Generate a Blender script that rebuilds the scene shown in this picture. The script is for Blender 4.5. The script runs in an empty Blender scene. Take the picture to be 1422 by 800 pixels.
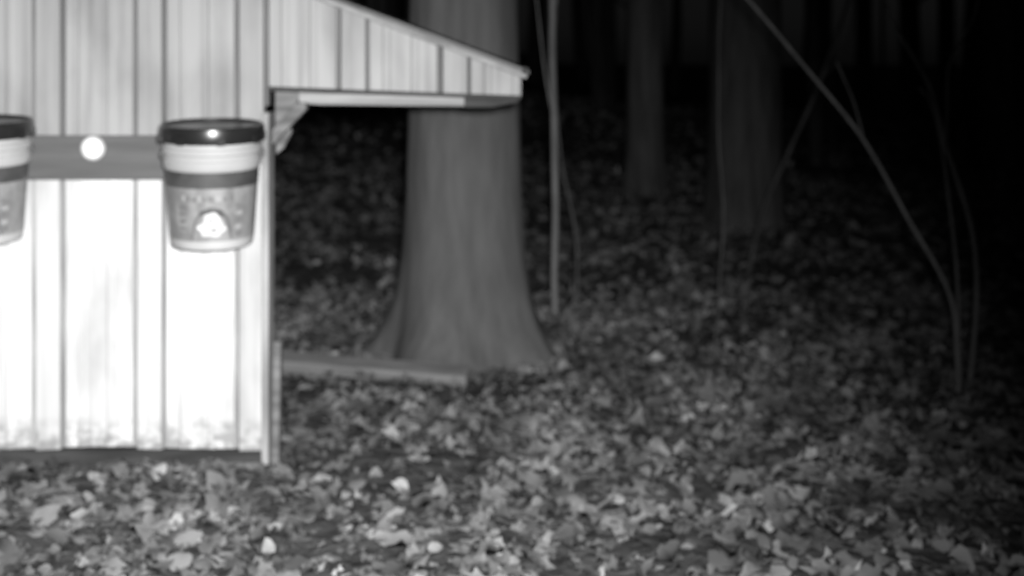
import bpy, math, random
import numpy as np
from mathutils import Vector, noise as mnoise
random.seed(7); rng=np.random.default_rng(11)
scene=bpy.context.scene
scene.view_settings.view_transform='Standard'
try: scene.view_settings.look='None'
except Exception: pass
scene.view_settings.exposure=0

# ---------------------------------------------------------------- helpers
def empty(name,loc=(0,0,0),rot=(0,0,0)):
    e=bpy.data.objects.new(name,None); e.location=loc; e.rotation_euler=rot
    scene.collection.objects.link(e); return e
def mesh_obj(name,verts,faces,mats,parent=None,mi=None,smooth=False,loc=(0,0,0),rot=(0,0,0)):
    me=bpy.data.meshes.new(name); me.from_pydata([tuple(v) for v in verts],[],faces)
    for m in (mats if isinstance(mats,list) else [mats]): me.materials.append(m)
    if mi: me.polygons.foreach_set('material_index',mi)
    if smooth: me.polygons.foreach_set('use_smooth',[True]*len(me.polygons))
    me.update()
    o=bpy.data.objects.new(name,me); scene.collection.objects.link(o)
    o.location=loc; o.rotation_euler=rot
    if parent: o.parent=parent
    return o
def box(name,x0,x1,y0,y1,z0,z1,mat,parent=None,bev=0.004,rot=None,jit=0.0):
    c=((x0+x1)/2,(y0+y1)/2,(z0+z1)/2); a,b,d=(x1-x0)/2,(y1-y0)/2,(z1-z0)/2
    v=[(sx*a+random.uniform(-jit,jit),sy*b,sz*d+random.uniform(-jit,jit)) for sx in(-1,1) for sy in(-1,1) for sz in(-1,1)]
    f=[(0,1,3,2),(4,6,7,5),(0,4,5,1),(2,3,7,6),(0,2,6,4),(1,5,7,3)]
    o=mesh_obj(name,v,f,mat,parent,loc=c,rot=rot or (0,0,0))
    if bev:
        m=o.modifiers.new('bevel','BEVEL'); m.width=bev; m.segments=2
    return o
def prism(name,pts,y0,y1,mat,parent=None):
    n=len(pts); v=[(x,y0,z) for x,z in pts]+[(x,y1,z) for x,z in pts]
    f=[tuple(range(n)),tuple(range(2*n-1,n-1,-1))]+[(i,i+n,(i+1)%n+n,(i+1)%n) for i in range(n)]
    o=mesh_obj(name,v,f,mat,parent); m=o.modifiers.new('bevel','BEVEL'); m.width=.002
    return o
def crom(P,R,k=6):
    P=[Vector(p) for p in P]; out=[];ro=[]
    for i in range(len(P)-1):
        p0=P[max(i-1,0)];p1=P[i];p2=P[i+1];p3=P[min(i+2,len(P)-1)]
        for j in range(k):
            t=j/k
            out.append(0.5*((2*p1)+(p2-p0)*t+(2*p0-5*p1+4*p2-p3)*t*t+(3*p1-p0-3*p2+p3)*t**3))
            ro.append(R[i]*(1-t)+R[i+1]*t)
    out.append(P[-1]);ro.append(R[-1]); return out,ro
def tube(V,F,P,R,sides=8,k=5,wob=0.0):
    pts,rs=crom(P,R,k) if k>1 else ([Vector(p) for p in P],R)
    base=len(V); n=len(pts)
    for i,p in enumerate(pts):
        d=(pts[min(i+1,n-1)]-pts[max(i-1,0)])
        if d.length<1e-7: d=Vector((0,0,1))
        d.normalize()
        a=d.cross(Vector((0.31,1,0.07))).normalized(); b=d.cross(a)
        q=p+Vector((mnoise.noise(p*3+Vector((base%97,0,0))),mnoise.noise(p*3+Vector((0,9,base%31))),0))*wob
        for s in range(sides):
            t=2*math.pi*s/sides; V.append(q+(a*math.cos(t)+b*math.sin(t))*rs[i])
    for i in range(n-1):
        for s in range(sides):
            F.append((base+i*sides+s,base+i*sides+(s+1)%sides,base+(i+1)*sides+(s+1)%sides,base+(i+1)*sides+s))
    F.append(tuple(base+(n-1)*sides+s for s in range(sides)))

def material(name,c1,c2,scale=(8,8,8),rough=.8,bump=0.0,bscale=None,detail=6,lo=.35,hi=.65,spec=.3,metal=0.0,dist=.01):
    m=bpy.data.materials.new(name); m.use_nodes=True; nt=m.node_tree; N=nt.nodes; L=nt.links
    bs=N['Principled BSDF']; bs.inputs['Roughness'].default_value=rough
    bs.inputs['Specular IOR Level'].default_value=spec; bs.inputs['Metallic'].default_value=metal
    tc=N.new('ShaderNodeTexCoord'); mp=N.new('ShaderNodeMapping'); mp.inputs['Scale'].default_value=scale
    L.new(tc.outputs['Object'],mp.inputs['Vector'])
    nz=N.new('ShaderNodeTexNoise'); nz.inputs['Scale'].default_value=1; nz.inputs['Detail'].default_value=detail
    L.new(mp.outputs[0],nz.inputs['Vector'])
    r=N.new('ShaderNodeValToRGB'); r.color_ramp.elements[0].position=lo; r.color_ramp.elements[1].position=hi
    r.color_ramp.elements[0].color=(c1,c1,c1,1); r.color_ramp.elements[1].color=(c2,c2,c2,1)
    L.new(nz.outputs['Fac'],r.inputs[0]); L.new(r.outputs[0],bs.inputs['Base Color'])
    if bump:
        b=N.new('ShaderNodeBump'); b.inputs['Strength'].default_value=bump; b.inputs['Distance'].default_value=dist
        L.new(nz.outputs['Fac'],b.inputs['Height']); L.new(b.outputs[0],bs.inputs['Normal'])
    return m
def siding_mat(name,base,dirt,zfoot=None,st=.42,bl=.5):
    """painted ribbed sheet: vertical run-off streaks, blotches, splash dirt at the foot"""
    m=bpy.data.materials.new(name); m.use_nodes=True; nt=m.node_tree; N=nt.nodes; L=nt.links
    bs=N['Principled BSDF']; bs.inputs['Roughness'].default_value=.55; bs.inputs['Specular IOR Level'].default_value=.25
    tc=N.new('ShaderNodeTexCoord')
    def nz(scale,detail,lo,hi,rot=0):
        mp=N.new('ShaderNodeMapping'); mp.inputs['Scale'].default_value=scale; mp.inputs['Rotation'].default_value=(0,rot,0)
        L.new(tc.outputs['Object'],mp.inputs['Vector'])
        t=N.new('ShaderNodeTexNoise'); t.inputs['Scale'].default_value=1; t.inputs['Detail'].default_value=detail
        L.new(mp.outputs[0],t.inputs['Vector'])
        r=N.new('ShaderNodeMapRange'); r.inputs['From Min'].default_value=lo; r.inputs['From Max'].default_value=hi
        L.new(t.outputs['Fac'],r.inputs['Value']); return r.outputs[0]
    def math_(op,a,b):
        x=N.new('ShaderNodeMath'); x.operation=op; x.use_clamp=True
        for i,s in enumerate((a,b)):
            if isinstance(s,(int,float)): x.inputs[i].default_value=s
            else: L.new(s,x.inputs[i])
        return x.outputs[0]
    streak=nz((30,4,.7),4,.46,.74); blotch=nz((4.2,3,2.0),4,.46,.70); scr=nz((26,4,2.2),3,.58,.74,.5)
    d=math_('ADD',math_('MULTIPLY',streak,st),math_('MULTIPLY',blotch,bl)); d=math_('ADD',d,math_('MULTIPLY',scr,.3))
    if zfoot is not None:
        sx=N.new('ShaderNodeSeparateXYZ'); L.new(tc.outputs['Object'],sx.inputs[0])
        ft=N.new('ShaderNodeMapRange'); ft.inputs['From Min'].default_value=zfoot+.11; ft.inputs['From Max'].default_value=zfoot
        L.new(sx.outputs['Z'],ft.inputs['Value'])
        fn=nz((20,20,26),6,.40,.62)
        f2=math_('MULTIPLY',ft.outputs[0],fn); f2=math_('MULTIPLY',f2,1.8); d=math_('ADD',d,f2)
    mx=N.new('ShaderNodeMix'); mx.data_type='RGBA'
    L.new(d,mx.inputs['Factor']); mx.inputs[6].default_value=(base,base,base,1); mx.inputs[7].default_value=(dirt,dirt,dirt,1)
    L.new(mx.outputs[2],bs.inputs['Base Color']); return m

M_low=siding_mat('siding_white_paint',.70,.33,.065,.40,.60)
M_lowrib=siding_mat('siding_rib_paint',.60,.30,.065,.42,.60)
M_up=siding_mat('siding_darker_paint',.35,.18,None,.5,.6)  # upper panels: darker base than the lower siding, same streak and blotch masks
M_uprib=siding_mat('siding_darker_rib',.32,.17,None,.5,.6)
M_seam=material('siding_crease_dark',.13,.21,(30,30,2))  # darker tone on rib sides and the narrow groove strips
M_seamlow=material('siding_crease_dark_low',.24,.42,(30,30,3))  # same rib-side tone, paler for the lower siding
M_plank=material('weathered_plank',.09,.12,(3,30,40),bump=.3)
M_wood=material('grey_timber',.10,.20,(4,30,40),bump=.4)
M_board=material('sunken_board_timber',.14,.23,(4,30,40),bump=.4)
M_beam=material('pale_timber',.24,.38,(3,30,40),bump=.3)
M_dark=material('dark_timber',.025,.06,(5,30,40),bump=.3)
M_roof=material('roof_metal',.04,.09,(6,2,6),rough=.5)
M_rake=material('rake_trim_paint',.20,.34,(10,10,10))
M_trim=material('painted_trim',.20,.42,(14,14,3))
M_inner=material('shed_inside_boards',.05,.09,(10,10,2))
M_block=material('concrete_block',.07,.13,(30,30,30),bump=.4)
M_bark=material('bark',.088,.138,(20,20,3.6),rough=.95,bump=.5,lo=.25,hi=.75,dist=.012,spec=.05)
M_bark2=material('far_bark',.065,.12,(18,18,2.5),rough=.95,bump=.6,dist=.02,spec=.05)  # far barks: light falloff with distance partly put into a darker colour
M_bark3=material('distant_bark',.04,.08,(18,18,2.5),rough=.95,spec=.05)
M_twig=material('twig_bark',.14,.22,(30,30,6),rough=.9,spec=.1)
M_twigd=material('dark_twig_bark',.065,.105,(30,30,6),rough=.9,spec=.1)
M_bucket=material('bucket_plastic',.36,.44,(5,5,5),rough=.45,spec=.35)
M_lid=material('lid_black_plastic',.012,.02,(5,5,5),rough=.28,spec=.5)
M_band=material('label_dark_band',.045,.07,(20,20,20),rough=.5)
M_label=material('label_print',.17,.27,(24,24,16),rough=.5,lo=.38,hi=.62)
M_ink=material('label_ink',.07,.11,(40,40,40),rough=.5)
M_ink2=material('label_small_ink',.12,.17,(40,40,40),rough=.5)
M_pale=material('label_pale_print',.48,.62,(40,40,40),rough=.5)
M_pale2=material('label_small_pale_print',.28,.36,(40,40,40),rough=.5)
M_wire=material('wire_steel',.35,.45,(10,10,10),rough=.4,metal=.8)
M_refl=material('reflector_lens',.93,.97,(40,40,40),rough=.25,spec=.8)
M_reflrim=material('reflector_rim',.35,.5,(40,40,40),rough=.4)
M_soil=material('forest_soil',.05,.11,(14,14,14),rough=1,bump=1,dist=.03,spec=.05)

# leaf material, random per leaf
M_leaf=bpy.data.materials.new('dead_leaves'); M_leaf.use_nodes=True
nt=M_leaf.node_tree; N=nt.nodes; L=nt.links; bs=N['Principled BSDF']; bs.inputs['Roughness'].default_value=.95
bs.inputs['Specular IOR Level'].default_value=.05
g=N.new('ShaderNodeNewGeometry'); r=N.new('ShaderNodeValToRGB'); cr=r.color_ramp
cr.elements[0].position=0; cr.elements[0].color=(.10,.10,.10,1); cr.elements[1].position=1; cr.elements[1].color=(.36,.36,.36,1)
for p,c in((.4,.15),(.75,.20),(.95,.26)):
    e=cr.elements.new(p); e.color=(c,c,c,1)
L.new(g.outputs['Random Per Island'],r.inputs[0])
tc=N.new('ShaderNodeTexCoord'); nz=N.new('ShaderNodeTexNoise'); nz.inputs['Scale'].default_value=3.4; nz.inputs['Detail'].default_value=6
L.new(tc.outputs['Object'],nz.inputs['Vector'])
mr=N.new('ShaderNodeMapRange'); mr.inputs['From Min'].default_value=.35; mr.inputs['From Max'].default_value=.65; mr.inputs['To Min'].default_value=.5; mr.inputs['To Max'].default_value=1.4
L.new(nz.outputs['Fac'],mr.inputs['Value'])
mx=N.new('ShaderNodeVectorMath'); mx.operation='SCALE'; L.new(r.outputs[0],mx.inputs[0]); L.new(mr.outputs[0],mx.inputs['Scale'])
L.new(mx.outputs[0],bs.inputs['Base Color'])

# ---------------------------------------------------------------- terrain
def gz(x,y):
    t=max(0.0,y-6.5)
    rise=0.62*(1-math.exp(-(t/7.0)**1.5)) + 0.02*max(0,y-14)
    side=1.0-0.75/(1+math.exp(-(x-1.0)*0.8))
    n=.035*mnoise.noise(Vector((x*.9,y*.9,0)))+.018*mnoise.noise(Vector((x*2.7,y*2.7,4)))
    far=0.25*mnoise.noise(Vector((x*.09,y*.09,2)))*min(1,max(0,(math.hypot(x,y)-9)/12))
    return rise*side+n+far
xs=np.unique(np.concatenate([np.linspace(-90,-8,24),np.linspace(-8,9,150),np.linspace(9,90,24)]))
ys=np.unique(np.concatenate([np.linspace(-60,-3,14),np.linspace(-3,16,160),np.linspace(16,110,40)]))
V=[(x,y,gz(x,y)) for y in ys for x in xs]; nx=len(xs)
F=[(j*nx+i,j*nx+i+1,(j+1)*nx+i+1,(j+1)*nx+i) for j in range(len(ys)-1) for i in range(nx-1)]
mesh_obj('ground',V,F,M_soil,smooth=True)

# ---------------------------------------------------------------- leaf litter
def leaves():
    regs=[(-3.2,3.4,1.6,6.5,1250,.016,.050),(-5,6.5,6.5,12,300,.034,.058),(-9,12,12,24,45,.05,.09),(-3,3,-2.5,1.6,120,.035,.06)]
    K=12
    ang=np.linspace(0,2*np.pi,K,endpoint=False)
    lobA=np.array([1.0,.78,.82,.66,.74,.66,.60,.66,.74,.66,.82,.78])
    lobB=np.array([1.0,.62,.84,.55,.72,.58,.62,.58,.72,.55,.84,.62])
    AV=[];nleaf=0
    for x0,x1,y0,y1,den,s0,s1 in regs:
        n=int((x1-x0)*(y1-y0)*den)
        X=rng.uniform(x0,x1,n);Y=rng.uniform(y0,y1,n)
        keep=~((Y>3.82)&(Y<5.1)&(X<-.80-(Y-3.8)*.22))
        keep&=((X+.206)**2+(Y-5.35)**2>.30**2)
        # drifts: thin out patches
        pn=np.array([mnoise.noise(Vector((a*1.6,b*1.6,7))) for a,b in zip(X,Y)])
        keep&=(rng.uniform(0,1,n)<np.clip(.8+pn*1.0,.35,1))
        X=X[keep];Y=Y[keep];n=len(X)
        Z=np.array([gz(a,b) for a,b in zip(X,Y)])+rng.uniform(.002,.032,n)
        S=s0+(s1-s0)*rng.uniform(0,1,n)**1.4
        asp=rng.uniform(.35,.95,n)
        mixl=(rng.uniform(0,1,n)<.35)[:,None]
        rr=np.where(mixl,lobB[None],lobA[None])*(1+rng.normal(0,.10,(n,K)))
        lx=np.cos(ang)[None,:]*rr; ly=np.sin(ang)[None,:]*rr*asp[:,None]
        cu=rng.normal(0,.35,n)[:,None]; cv=rng.normal(.2,.55,n)[:,None]
        lz=cu*lx**2+cv*ly**2*1.6+rng.normal(0,.08,(n,K))
        P=np.stack([np.concatenate([np.zeros((n,1)),a],1) for a in(lx,ly,lz)],2)*S[:,None,None]
        yaw=rng.uniform(0,2*np.pi,n);tx=rng.normal(0,.33,n);ty=rng.normal(0,.33,n)
        c,s=np.cos(tx),np.sin(tx); y_=P[:,:,1]*c[:,None]-P[:,:,2]*s[:,None]; z_=P[:,:,1]*s[:,None]+P[:,:,2]*c[:,None]; x_=P[:,:,0]
        c,s=np.cos(ty),np.sin(ty); x2=x_*c[:,None]+z_*s[:,None]; z2=-x_*s[:,None]+z_*c[:,None]
        c,s=np.cos(yaw),np.sin(yaw); x3=x2*c[:,None]-y_*s[:,None]; y3=x2*s[:,None]+y_*c[:,None]
        AV.append(np.stack([x3+X[:,None],y3+Y[:,None],z2+Z[:,None]],2).reshape(-1,3)); nleaf+=n
    co=np.concatenate(AV).astype(np.float32)
    b=(np.arange(nleaf)*(K+1))[:,None,None]
    t=np.array([[0,1+i,1+(i+1)%K] for i in range(K)])[None]
    tri=(b+t).reshape(-1).astype(np.int32)
    me=bpy.data.meshes.new('leaf_litter'); me.vertices.add(len(co)); me.vertices.foreach_set('co',co.ravel())
    me.loops.add(len(tri)); me.loops.foreach_set('vertex_index',tri)
    nf=len(tri)//3; me.polygons.add(nf); me.polygons.foreach_set('loop_start',np.arange(nf,dtype=np.int32)*3)
    try: me.polygons.foreach_set('loop_total',np.full(nf,3,dtype=np.int32))
    except Exception: pass
    me.polygons.foreach_set('use_smooth',np.ones(nf,dtype=bool))
    me.materials.append(M_leaf); me.update(calc_edges=True); me.validate()
    o=bpy.data.objects.new('leaf_litter',me); scene.collection.objects.link(o)
leaves()

# ---------------------------------------------------------------- shed
YW=3.78
shed=empty('garden_shed')
rz=lambda x:1.229-.379*(x-.037)
PROF=[(0,0),(.007,-.02),(.079,-.02),(.086,0),(.089,.002),(.092,0),(.128,0),(.134,-.004),(.150,-.004),(.156,0),(.215,0),(.221,-.004),(.237,-.004),(.243,0),(.296,0),(.300,.004),(.307,.004)]
SEAM={0,2,3,4,14,15,16}; RIB={1}
PER=.31; S0=-1.456
def siding(name,x0,x1,zb,zt,mats,y=YW):
    pts=[]
    for k in range(-8,8):
        for i,(a,d) in enumerate(PROF): pts.append((S0+PER*k+a,d,i))
    xs_=[p[0] for p in pts]; ds=[p[1] for p in pts]
    first=[p for p in pts if p[0]<=x0+1e-4][-1][2]
    seq=[(x0,float(np.interp(x0,xs_,ds)),first)]+[p for p in pts if x0+1e-4<p[0]<x1-1e-4]+[(x1,float(np.interp(x1,xs_,ds)),-1)]
    nz_=14; V=[];F=[];mi=[]
    for x,d,_ in seq:
        for j in range(nz_+1):
            z=zb(x)+(zt(x)-zb(x))*j/nz_
            w=.006*mnoise.noise(Vector((x*2.2,z*1.7,3)))
            V.append((x,y+d+w,z))
    for i in range(len(seq)-1):
        k=1 if seq[i][2] in SEAM else (2 if seq[i][2] in RIB else 0)
        for j in range(nz_):
            a=i*(nz_+1)+j; F.append((a,a+nz_+1,a+nz_+2,a+1)); mi.append(k)
    return mesh_obj(name,V,F,mats,shed,mi)
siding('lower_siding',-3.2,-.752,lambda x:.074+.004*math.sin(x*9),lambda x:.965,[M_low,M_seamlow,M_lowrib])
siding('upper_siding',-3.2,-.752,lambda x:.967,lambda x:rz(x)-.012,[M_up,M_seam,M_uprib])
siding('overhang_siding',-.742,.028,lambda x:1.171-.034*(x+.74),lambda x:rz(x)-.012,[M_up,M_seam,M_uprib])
# corner trim
box('corner_trim_upper',-.751,-.743,YW-.024,YW+.03,1.12,1.50,M_seam,shed,.001)
box('corner_trim',-.761,-.739,YW-.030,YW+.06,.03,1.10,M_trim,shed,.003)
# foot
box('skirt_board',-3.2,-.764,YW-.014,YW+.03,.018,.070,M_dark,shed,.003,jit=.003)
box('corner_footing',-.93,-.75,YW-.034,YW+.22,-.06,.040,M_block,shed,.006)
box('footing_block',-2.1,-1.9,YW-.02,YW+.22,-.06,.016,M_block,shed,.006)
box('corner_stake',-.733,-.709,YW-.01,YW+.03,-.05,.40,M_wood,shed,.003,rot=(0,math.radians(1),0))
# rest of the body
def wall(name,a,b,zt_a,zt_b,mat):
    (xa,ya),(xb,yb)=a,b; d=Vector((yb-ya,-(xb-xa),0)).normalized()*.012
    V=[];
    for s in(-1,1):
        V+=[(xa+s*d.x,ya+s*d.y,.03),(xb+s*d.x,yb+s*d.y,.03),(xb+s*d.x,yb+s*d.y,zt_b),(xa+s*d.x,ya+s*d.y,zt_a)]
    F=[(0,1,2,3),(7,6,5,4),(0,4,5,1),(1,5,6,2),(2,6,7,3),(3,7,4,0)]
    mesh_obj(name,V,F,mat,shed)
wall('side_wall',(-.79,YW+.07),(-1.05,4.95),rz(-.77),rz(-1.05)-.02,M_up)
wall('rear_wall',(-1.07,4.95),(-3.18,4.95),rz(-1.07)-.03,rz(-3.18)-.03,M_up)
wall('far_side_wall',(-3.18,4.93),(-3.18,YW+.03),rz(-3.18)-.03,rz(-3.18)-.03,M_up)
# roof sheet with slight ribs
def roof():
    V=[];F=[]; xs_=np.linspace(-3.35,.052,60); ys_=np.linspace(YW-.045,5.05,8)
    for t in(0,.012):
        for x in xs_:
            for y in ys_: V.append((x,y,rz(x)-.006+t+.0015*math.sin(y*30)))
    nx_,ny_=len(xs_),len(ys_); n=nx_*ny_
    for i in range(nx_-1):
        for j in range(ny_-1):
            a=i*ny_+j; F.append((a,a+1,a+ny_+1,a+ny_)); F.append((n+a,n+a+ny_,n+a+ny_+1,n+a+1))
    for i in range(nx_-1):
        for j in(0,ny_-1):
            a=i*ny_+j; F.append((a,a+ny_,n+a+ny_,n+a))
    for j in range(ny_-1):
        for i in(0,nx_-1):
            a=i*ny_+j; F.append((a,a+1,n+a+1,n+a))
    mesh_obj('roof',V,F,M_roof,shed)
roof()
prism('rake_trim',[(-3.3,rz(-3.3)-.008),(.045,rz(.045)-.008),(.045,rz(.045)-.024),(-3.3,rz(-3.3)-.024)],YW-.040,YW-.024,M_rake,shed)
prism('eave_tip',[(.028,1.222),(.046,1.214),(.050,1.235),(.034,1.240)],YW-.05,YW+.0,M_dark,shed)
# overhang underside: header beam, rafters, brace
zb=lambda x:1.171-.034*(x+.74)
prism('header_beam',[(-.66,zb(-.66)-.002),(-.13,zb(-.13)-.004),(-.13,zb(-.13)-.034),(-.60,zb(-.6)-.045),(-.66,zb(-.66)-.042)],YW+.045,YW+.085,M_beam,shed)
prism('siding_edge_shadow',[(-.742,zb(-.742)+.008),(.028,zb(.028)+.006),(.028,zb(.028)-.004),(-.742,zb(-.742)-.005)],YW-.026,YW+.02,M_dark,shed)  # dark strip standing in for the shadow line along the siding's lower edge
prism('eave_end_flashing',[(-.145,zb(-.14)-.005),(.020,zb(.02)-.005),(.020,zb(.02)-.014),(-.06,zb(-.05)-.032),(-.145,zb(-.14)-.036)],YW-.01,YW+.035,M_dark,shed)
prism('gusset_plate',[(-.735,zb(-.735)-.008),(-.645,zb(-.645)-.008),(-.735,1.035)],YW+.05,YW+.062,M_wood,shed)
prism('diagonal_brace',[(-.735,1.045),(-.735,.998),(-.63,1.108),(-.63,1.128),(-.66,1.128)],YW+.0,YW+.045,M_wood,shed)
prism('angle_bracket',[(-.735,1.03),(-.715,1.035),(-.69,1.05),(-.685,1.035),(-.712,.985),(-.735,.965)],YW+.066,YW+.09,M_wood,shed)
for i,y in enumerate((4.3,4.95)):
    prism('rafter_%d'%(i+1),[(-1.2,rz(-1.2)-.012),(.02,rz(.02)-.012),(.02,rz(.02)-.06),(-1.2,rz(-1.2)-.06)],y,y+.04,M_inner,shed)
# mounting plank with round reflector
box('mounting_plank',-2.3,-.775,YW-.052,YW-.024,.898,1.031,M_plank,shed,.003)

def lathe(name,prof,mat,parent,seg=64,cap=True):
    V=[];F=[]
    for r_,z in prof:
        for s in range(seg):
            t=2*math.pi*s/seg; V.append((r_*math.sin(t),-r_*math.cos(t),z))
    for i in range(len(prof)-1):
        for s in range(seg): F.append((i*seg+s,i*seg+(s+1)%seg,(i+1)*seg+(s+1)%seg,(i+1)*seg+s))
    if cap:
        F.append(tuple(range(seg-1,-1,-1))); b=(len(prof)-1)*seg; F.append(tuple(b+s for s in range(seg)))
    o=mesh_obj(name,V,F,mat,parent,smooth=True)
    m=o.modifiers.new('es','EDGE_SPLIT'); m.split_angle=math.radians(32)
    return o
refl=empty('round_reflector',(-1.262,YW-.054,.994),(math.radians(90),0,0))
lathe('reflector_rim',[(.037,0),(.037,.008),(.034,.011),(.031,.011)],M_reflrim,refl)
lathe('reflector_lens',[(.030,.010),(.0295,.014),(.024,.018),(.014,.021),(.004,.022)],M_refl,refl)

def bucket(name,X,Z,rotz,variant):
    b=empty(name,(X,YW-.052-.158,Z),(math.radians(3.5),0,rotz)); b.scale=(.965,.965,.99)
    R=lambda z:.1195+(z/.30)*.0215
    body=[(.112,0),(.1185,.002),(R(.01),.010)]+[(R(z),z) for z in(.02,.06,.10,.14,.18,.222)]
    body+=[(R(.226)+.004,.228),(R(.23)+.006,.232),(R(.25)+.006,.252),(R(.255)+.001,.256),(R(.27)+.001,.268),(R(.272)+.006,.272),(R(.285)+.006,.286),(R(.29),.290),(R(.305),.312)]
    lathe('body',body,M_bucket,b)
    lathe('lid',[(.143,.304),(.152,.303),(.1535,.308),(.1535,.334),(.151,.346),(.147,.350),(.142,.350),(.140,.343),(.136,.341),(.05,.341),(.002,.341)],M_lid,b)
    for i in range(8):
        t=i*math.pi/4+.2
        q=box('lid_tab_%d'%(i+1),-.012,.012,-.003,.003,-.012,.010,M_lid,b,.001)
        q.location=(0.1545*math.sin(t),-.1545*math.cos(t),.312); q.rotation_euler=(0,0,t)
    def strip(nm,z0,z1,t0,t1,off,mat,n=48):
        V=[];F=[]
        for i in range(n+1):
            t=t0+(t1-t0)*i/n
            for z in(z0,z1):
                r_=R(z)+off; V.append((r_*math.sin(t),-r_*math.cos(t),z))
        for i in range(n): F.append((2*i,2*i+2,2*i+3,2*i+1))
        mesh_obj(nm,V,F,mat,b,smooth=True)
    strip('label',.026,.178,-1.9,1.9,.0010,M_label)
    strip('label_band',.178,.224,-3.14159,3.14159,.0016,M_band,96)
    def patch(nm,pts,off,mat):
        cx=sum(p[0] for p in pts)/len(pts); cz=sum(p[1] for p in pts)/len(pts)
        P=[(cx,cz)]+pts
        V=[((R(z)+off)*math.sin(u/.13),-(R(z)+off)*math.cos(u/.13),z) for u,z in P]
        n=len(pts); F=[(0,1+i,1+(i+1)%n) for i in range(n)]
        mesh_obj(nm,V,F,mat,b)
    def blob(cu,cz,a,c,n=20,l=0,amp=0,ph=0): 
        return [(cu+a*(1+amp*math.cos(l*t+ph))*math.cos(t),cz+c*(1+amp*math.cos(l*t+ph))*math.sin(t)) for t in[2*math.pi*i/n for i in range(n)]]
    o=variant
    patch('label_silhouette',[(-.060+o,.030),(.068+o,.030),(.062+o,.058),(.052+o,.095),(.030+o,.120),(.0+o,.126),(-.030+o,.114),(-.050+o,.078)],.0022,M_ink)
    patch('label_grain_pile',blob(.004+o,.066,.040,.025,30,6,.12,.6),.0034,M_pale)
    patch('label_grain_top',blob(.004+o,.094,.023,.016,20,5,.1),.0035,M_pale)
    patch('label_detail_a',blob(.002+o,.088,.006,.005),.0046,M_label)
    patch('label_detail_b',blob(.010+o,.060,.010,.006),.0046,M_label)
    u=-.085
    rr_=random.Random(3)
    for k in range(9):
        w=rr_.uniform(.008,.017); h=rr_.uniform(.014,.026)
        patch('label_lettering_%d'%(k+1),[(u,.142),(u+w,.141),(u+w*.9,.142+h),(u+w*.4,.140+h*.7),(u,.141+h)],.0022,M_ink2 if k%3 else M_pale2)
        u+=w+.005
    for k in range(5):
        z=.128-k*.020; patch('label_small_print_%d'%(k+1),[(-.098,z-.009),(-.068-.004*k,z-.009),(-.070-.003*k,z),(-.098,z)],.0022,M_ink2)
        patch('label_side_print_%d'%(k+1),[(.076,z-.008),(.10-.003*(k%2),z-.008),(.10,z),(.074,z)],.0022,M_pale2 if k%2 else M_ink2)
    for i,s in enumerate((-1,1)):
        box('bail_ear_%d'%(i+1),-.006,.006,-.010,.010,-.010,.010,M_band,b,.003).location=(s*.145,0,.262)
    Vt=[];Ft=[]
    P=[]
    for i in range(13):
        t=math.pi*i/12; P.append((.151*math.cos(t),.150*math.sin(t),.262+.03*math.sin(t)))
    tube(Vt,Ft,P,[.0022]*13,6,3); mesh_obj('wire_bail',Vt,Ft,M_wire,b,smooth=True)
    Vt=[];Ft=[]; tube(Vt,Ft,[(0,.166,.25),(0,.150,.262),(0,.146,.282),(0,.152,.302),(0,.166,.305)],[.003]*5,6,3)
    mesh_obj('wall_hook',Vt,Ft,M_wire,b,smooth=True)
bucket('plastic_bucket',-.865,.733,math.radians(11),0.0)
bucket('plastic_bucket',-1.536,.744,math.radians(16),0.014)

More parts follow.
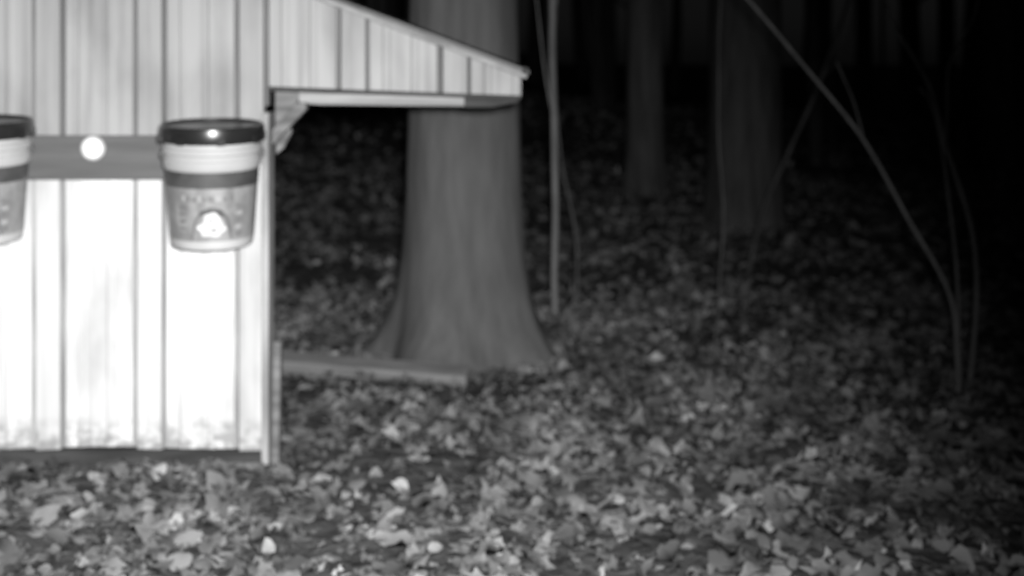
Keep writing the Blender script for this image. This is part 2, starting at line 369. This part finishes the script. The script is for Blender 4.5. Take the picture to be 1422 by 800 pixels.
# ---------------------------------------------------------------- trees
def branch(V,F,p,d,length,r,depth,rnd):
    n=4; P=[Vector(p)];R=[r]; dd=Vector(d).normalized()
    for i in range(n):
        dd=(dd+Vector((rnd.uniform(-.22,.22),rnd.uniform(-.22,.22),rnd.uniform(-.08,.2)))).normalized()
        P.append(P[-1]+dd*length/n); R.append(r*(1-.8*(i+1)/n))
    tube(V,F,P,R,6 if depth>1 else 4,2)
    if depth>0:
        for k in range(rnd.choice((2,3,3))):
            i=rnd.choice((1,2,3)); a=rnd.uniform(0,6.28)
            nd=(dd+Vector((math.cos(a),math.sin(a),.35))*.9)
            branch(V,F,P[i],nd,length*rnd.uniform(.5,.7),R[i]*.62,depth-1,rnd)
def big_tree(name,X,Y,ctrl,height,mat,seed,flare=.30,lobes=5,rings=110,seg=72,lean=(0,0),depth=3):
    rnd=random.Random(seed)
    zs=[c[0] for c in ctrl]; rs=[c[1] for c in ctrl]
    V=[];F=[]
    zl=np.concatenate([np.linspace(-.08,1.6,rings//2),np.linspace(1.65,height,rings//2)])
    for z in zl:
        r0=float(np.interp(z,zs,rs)); fl=flare*math.exp(-max(z,0)/.22)
        for s in range(seg):
            t=2*math.pi*s/seg
            q=Vector((math.cos(t)*2.2,math.sin(t)*2.2,z*.9+seed))
            lob=fl*(.5+.5*math.cos(lobes*t+seed+.6*math.sin(2*t)))-fl*.35
            r=r0*(1+lob+.035*mnoise.noise(q)+.02*mnoise.noise(Vector((math.cos(t)*9,math.sin(t)*9,z*1.1)))+.012*mnoise.noise(Vector((math.cos(t)*22,math.sin(t)*22,z*2.5))))
            V.append((X+lean[0]*z+r*math.cos(t),Y+lean[1]*z+r*math.sin(t),gz(X,Y)+z))
    n=len(zl)
    for i in range(n-1):
        for s in range(seg): F.append((i*seg+s,i*seg+(s+1)%seg,(i+1)*seg+(s+1)%seg,(i+1)*seg+s))
    for k in range(11):
        z=height*rnd.uniform(.42,.99); a=rnd.uniform(0,6.28); r0=float(np.interp(z,zs,rs))
        branch(V,F,(X+lean[0]*z,Y+lean[1]*z,gz(X,Y)+z),(math.cos(a),math.sin(a),.7),rnd.uniform(1.4,2.6),r0*.5,depth,rnd)
    return mesh_obj(name,V,F,mat,smooth=True)
big_tree('large_tree',-.206,5.35,[(-.1,.46),(.02,.375),(.08,.345),(.144,.318),(.27,.286),(.425,.268),(.7,.252),(1.05,.243),(1.6,.236),(4,.20),(9,.05)],9,M_bark,3)
big_tree('oak_tree',1.70,9.0,[(-.1,.34),(.1,.30),(.4,.27),(1,.26),(3,.24),(10,.05)],10,M_bark2,5,seg=48,rings=70,depth=2,flare=.12)
big_tree('oak_tree',1.12,10.4,[(-.1,.21),(.1,.18),(.4,.16),(1,.155),(3,.14),(9,.04)],9,M_bark2,8,seg=40,rings=60,depth=2,flare=.12)

def sapling(name,stems,mat,sides=8):
    V=[];F=[]
    for P,R in stems: tube(V,F,P,R,sides,6,.006)
    return mesh_obj(name,V,F,mat,smooth=True)
g_=lambda x,y:gz(x,y)-.04
sapling('sapling',[
 ([(.205,5.96,g_(.205,5.96)),(.206,5.96,.5),(.198,5.96,1.1),(.19,5.95,1.7),(.22,5.9,2.6),(.18,5.9,4)],[.018,.016,.015,.014,.011,.004]),
 ([(.20,5.96,.95),(.16,5.98,1.2),(.12,6.0,1.55),(.05,6,2.1)],[.006,.005,.004,.003]),
 ([(.205,5.96,1.5),(.26,5.98,1.75),(.36,6.0,2.2)],[.006,.005,.003])],M_twig)
sapling('sapling',[([(.33,6.3,g_(.33,6.3)),(.335,6.3,.25),(.31,6.3,.45),(.25,6.3,.75),(.225,6.3,1.1),(.23,6.3,1.6),(.3,6.3,2.3)],[.009,.008,.007,.006,.005,.004,.003])],M_twigd)
sapling('bent_sapling',[
 ([(1.690,4.68,g_(1.69,4.68)),(1.685,4.68,.15),(1.655,4.68,.375),(1.50,4.68,.66),(1.332,4.68,.955),(1.12,4.68,1.22),(.896,4.68,1.487),(.5,4.7,1.95),(.2,4.8,2.4)],[.0095,.009,.0085,.008,.0075,.007,.0065,.005,.003]),
 ([(1.332,4.68,.955),(1.30,4.70,1.10),(1.24,4.72,1.25)],[.004,.003,.002])],M_twig)
sapling('sapling',[
 ([(1.79,4.85,g_(1.79,4.85)),(1.80,4.8,.3),(1.79,4.8,.567),(1.72,4.8,.82),(1.683,4.8,.93),(1.62,4.8,1.155),(1.48,4.8,1.407),(1.38,4.8,1.7),(1.3,4.8,2.2)],[.010,.010,.009,.008,.007,.006,.005,.004,.003]),
 ([(1.683,4.8,.93),(1.69,4.8,1.05),(1.70,4.8,1.24),(1.79,4.8,1.42),(1.86,4.8,1.7)],[.006,.005,.005,.004,.002]),
 ([(1.76,4.85,g_(1.76,4.85)),(1.745,4.85,.4),(1.71,4.85,.75),(1.66,4.85,1.05),(1.60,4.85,1.15)],[.008,.007,.006,.004,.003])],M_twig)
sapling('sapling',[([(1.36,7.2,g_(1.36,7.2)),(1.45,7.1,.4),(1.567,7,.72),(1.75,7,1.145),(1.91,7,1.6),(2.1,7,2.3)],[.016,.014,.013,.012,.010,.004]),
 ([(1.75,7,1.145),(1.9,7,1.35),(1.95,7.0,1.7)],[.007,.005,.003])],M_twigd)
sapling('sapling',[([(.865,5.3,g_(.865,5.3)),(.885,5.27,.3),(.893,5.24,.594),(.875,5.24,1.0),(.884,5.24,1.5),(.93,5.24,2.2)],[.006,.005,.005,.004,.004,.003])],M_twigd)
# distant woods as one mass
def distant():
    V=[];F=[]; rnd=random.Random(21)
    for i in range(120):
        y=rnd.uniform(12.5,42); x=rnd.uniform(-.75,.85)*y
        if -2.2<x/y*10<.4 and y<22: continue
        r=rnd.choice((.05,.08,.12,.17,.24)); z=gz(x,y)-.1; h=rnd.uniform(7,12)
        lx,ly=rnd.uniform(-.6,.6),rnd.uniform(-.3,.3)
        P=[(x,y,z),(x+lx*.1,y,z+.5),(x+lx*.3+rnd.uniform(-.1,.1),y+ly*.3,z+h*.3),(x+lx*.7,y+ly*.7,z+h*.65),(x+lx,y+ly,z+h)]
        tube(V,F,P,[r*1.25,r,r*.9,r*.6,r*.15],10,3)
        for k in range(4):
            j=rnd.choice((2,3,3)); a=rnd.uniform(0,6.28)
            branch(V,F,P[j],(math.cos(a),math.sin(a),.8),rnd.uniform(1.5,3),r*.4,1,rnd)
    mesh_obj('distant_trees',V,F,M_bark3,smooth=True)
distant()
def underbrush():
    V=[];F=[]; rnd=random.Random(5)
    for i in range(200):
        y=rnd.uniform(6.8,15); x=rnd.uniform(-.62,.75)*y
        z=gz(x,y)-.02; h=rnd.uniform(.12,.6)
        P=[Vector((x,y,z))]; d=Vector((rnd.uniform(-.3,.3),rnd.uniform(-.3,.3),1))
        for k in range(3):
            d=d+Vector((rnd.uniform(-.25,.25),rnd.uniform(-.25,.25),-.02)); P.append(P[-1]+d.normalized()*h/3)
        r=rnd.uniform(.002,.004); tube(V,F,P,[r,r*.8,r*.6,r*.3],4,3)
        for k in range(2):
            q=P[rnd.choice((1,2))]; dd=Vector((rnd.uniform(-1,1),rnd.uniform(-1,1),rnd.uniform(.4,1))).normalized()
            tube(V,F,[q,q+dd*h*.25,q+dd*h*.4+Vector((0,0,.03))],[r*.6,r*.4,r*.2],4,2)
    mesh_obj('underbrush',V,F,M_twigd)
underbrush()
def fallen():
    V=[];F=[]; rnd=random.Random(9)
    for i in range(45):
        y=rnd.uniform(2.6,9); x=rnd.uniform(-.4,.45)*y
        if y>3.7 and x<-.7 and y<5.1: continue
        a=rnd.uniform(0,3.14); l=rnd.uniform(.05,.16); r=rnd.uniform(.0015,.003)
        P=[]
        for k in(-1,-.3,.3,1):
            px=x+math.cos(a)*l*k+rnd.uniform(-.015,.015);py=y+math.sin(a)*l*k+rnd.uniform(-.015,.015)
            P.append((px,py,gz(px,py)+rnd.uniform(.01,.035)))
        tube(V,F,P,[r,r,r*.8,r*.4],5,3)
    mesh_obj('fallen_twigs',V,F,M_twigd,smooth=True)
fallen()
# old board half sunk in the leaves by the tree foot
bz=gz(-.6,4.95)
box('fallen_board',-.40,.40,-.045,.045,-.024,.024,M_board,None,.006,jit=.006)
o=bpy.data.objects['fallen_board']; o.location=(-.57,4.91,bz+.044); o.rotation_euler=(math.radians(14),math.radians(3.0),math.radians(-7))

# ---------------------------------------------------------------- light
w=bpy.data.worlds.new("World"); scene.world=w; w.use_nodes=True; nt=w.node_tree; bg=nt.nodes['Background']
sky=nt.nodes.new('ShaderNodeTexSky'); sky.sky_type='NISHITA'; sky.sun_disc=False
sky.sun_elevation=math.radians(25); sky.sun_rotation=math.radians(150)
bw=nt.nodes.new('ShaderNodeRGBToBW'); nt.links.new(sky.outputs[0],bw.inputs[0]); nt.links.new(bw.outputs[0],bg.inputs[0])
bg.inputs[1].default_value=.0008
sl=bpy.data.lights.new('moon_light','SUN'); sl.energy=.01; sl.angle=math.radians(.5)
so=bpy.data.objects.new('moon_light',sl); scene.collection.objects.link(so); so.rotation_euler=(math.radians(65),0,math.radians(30))
# the infrared illuminator of the trail camera, just above/right of its lens
il=bpy.data.lights.new('infrared_illuminator','SPOT'); il.energy=1260; il.spot_size=math.radians(90); il.spot_blend=1.0; il.shadow_soft_size=.05
io=bpy.data.objects.new('infrared_illuminator',il); scene.collection.objects.link(io); io.location=(.05,0,1.34)
io.rotation_euler=(Vector((-1.35,3.3,-.02))-Vector(io.location)).to_track_quat('-Z','Y').to_euler()

# ---------------------------------------------------------------- camera
cd=bpy.data.cameras.new('camera'); cam=bpy.data.objects.new('camera',cd); scene.collection.objects.link(cam)
cam.location=(0,0,1.267); cam.rotation_euler=(math.radians(90),0,0)
cd.sensor_width=36; cd.lens=36*1716/1422; cd.shift_y=-.225; cd.clip_end=400; cd.clip_start=.05
cd.dof.use_dof=True; cd.dof.focus_distance=1.7; cd.dof.aperture_fstop=3.0
scene.camera=cam
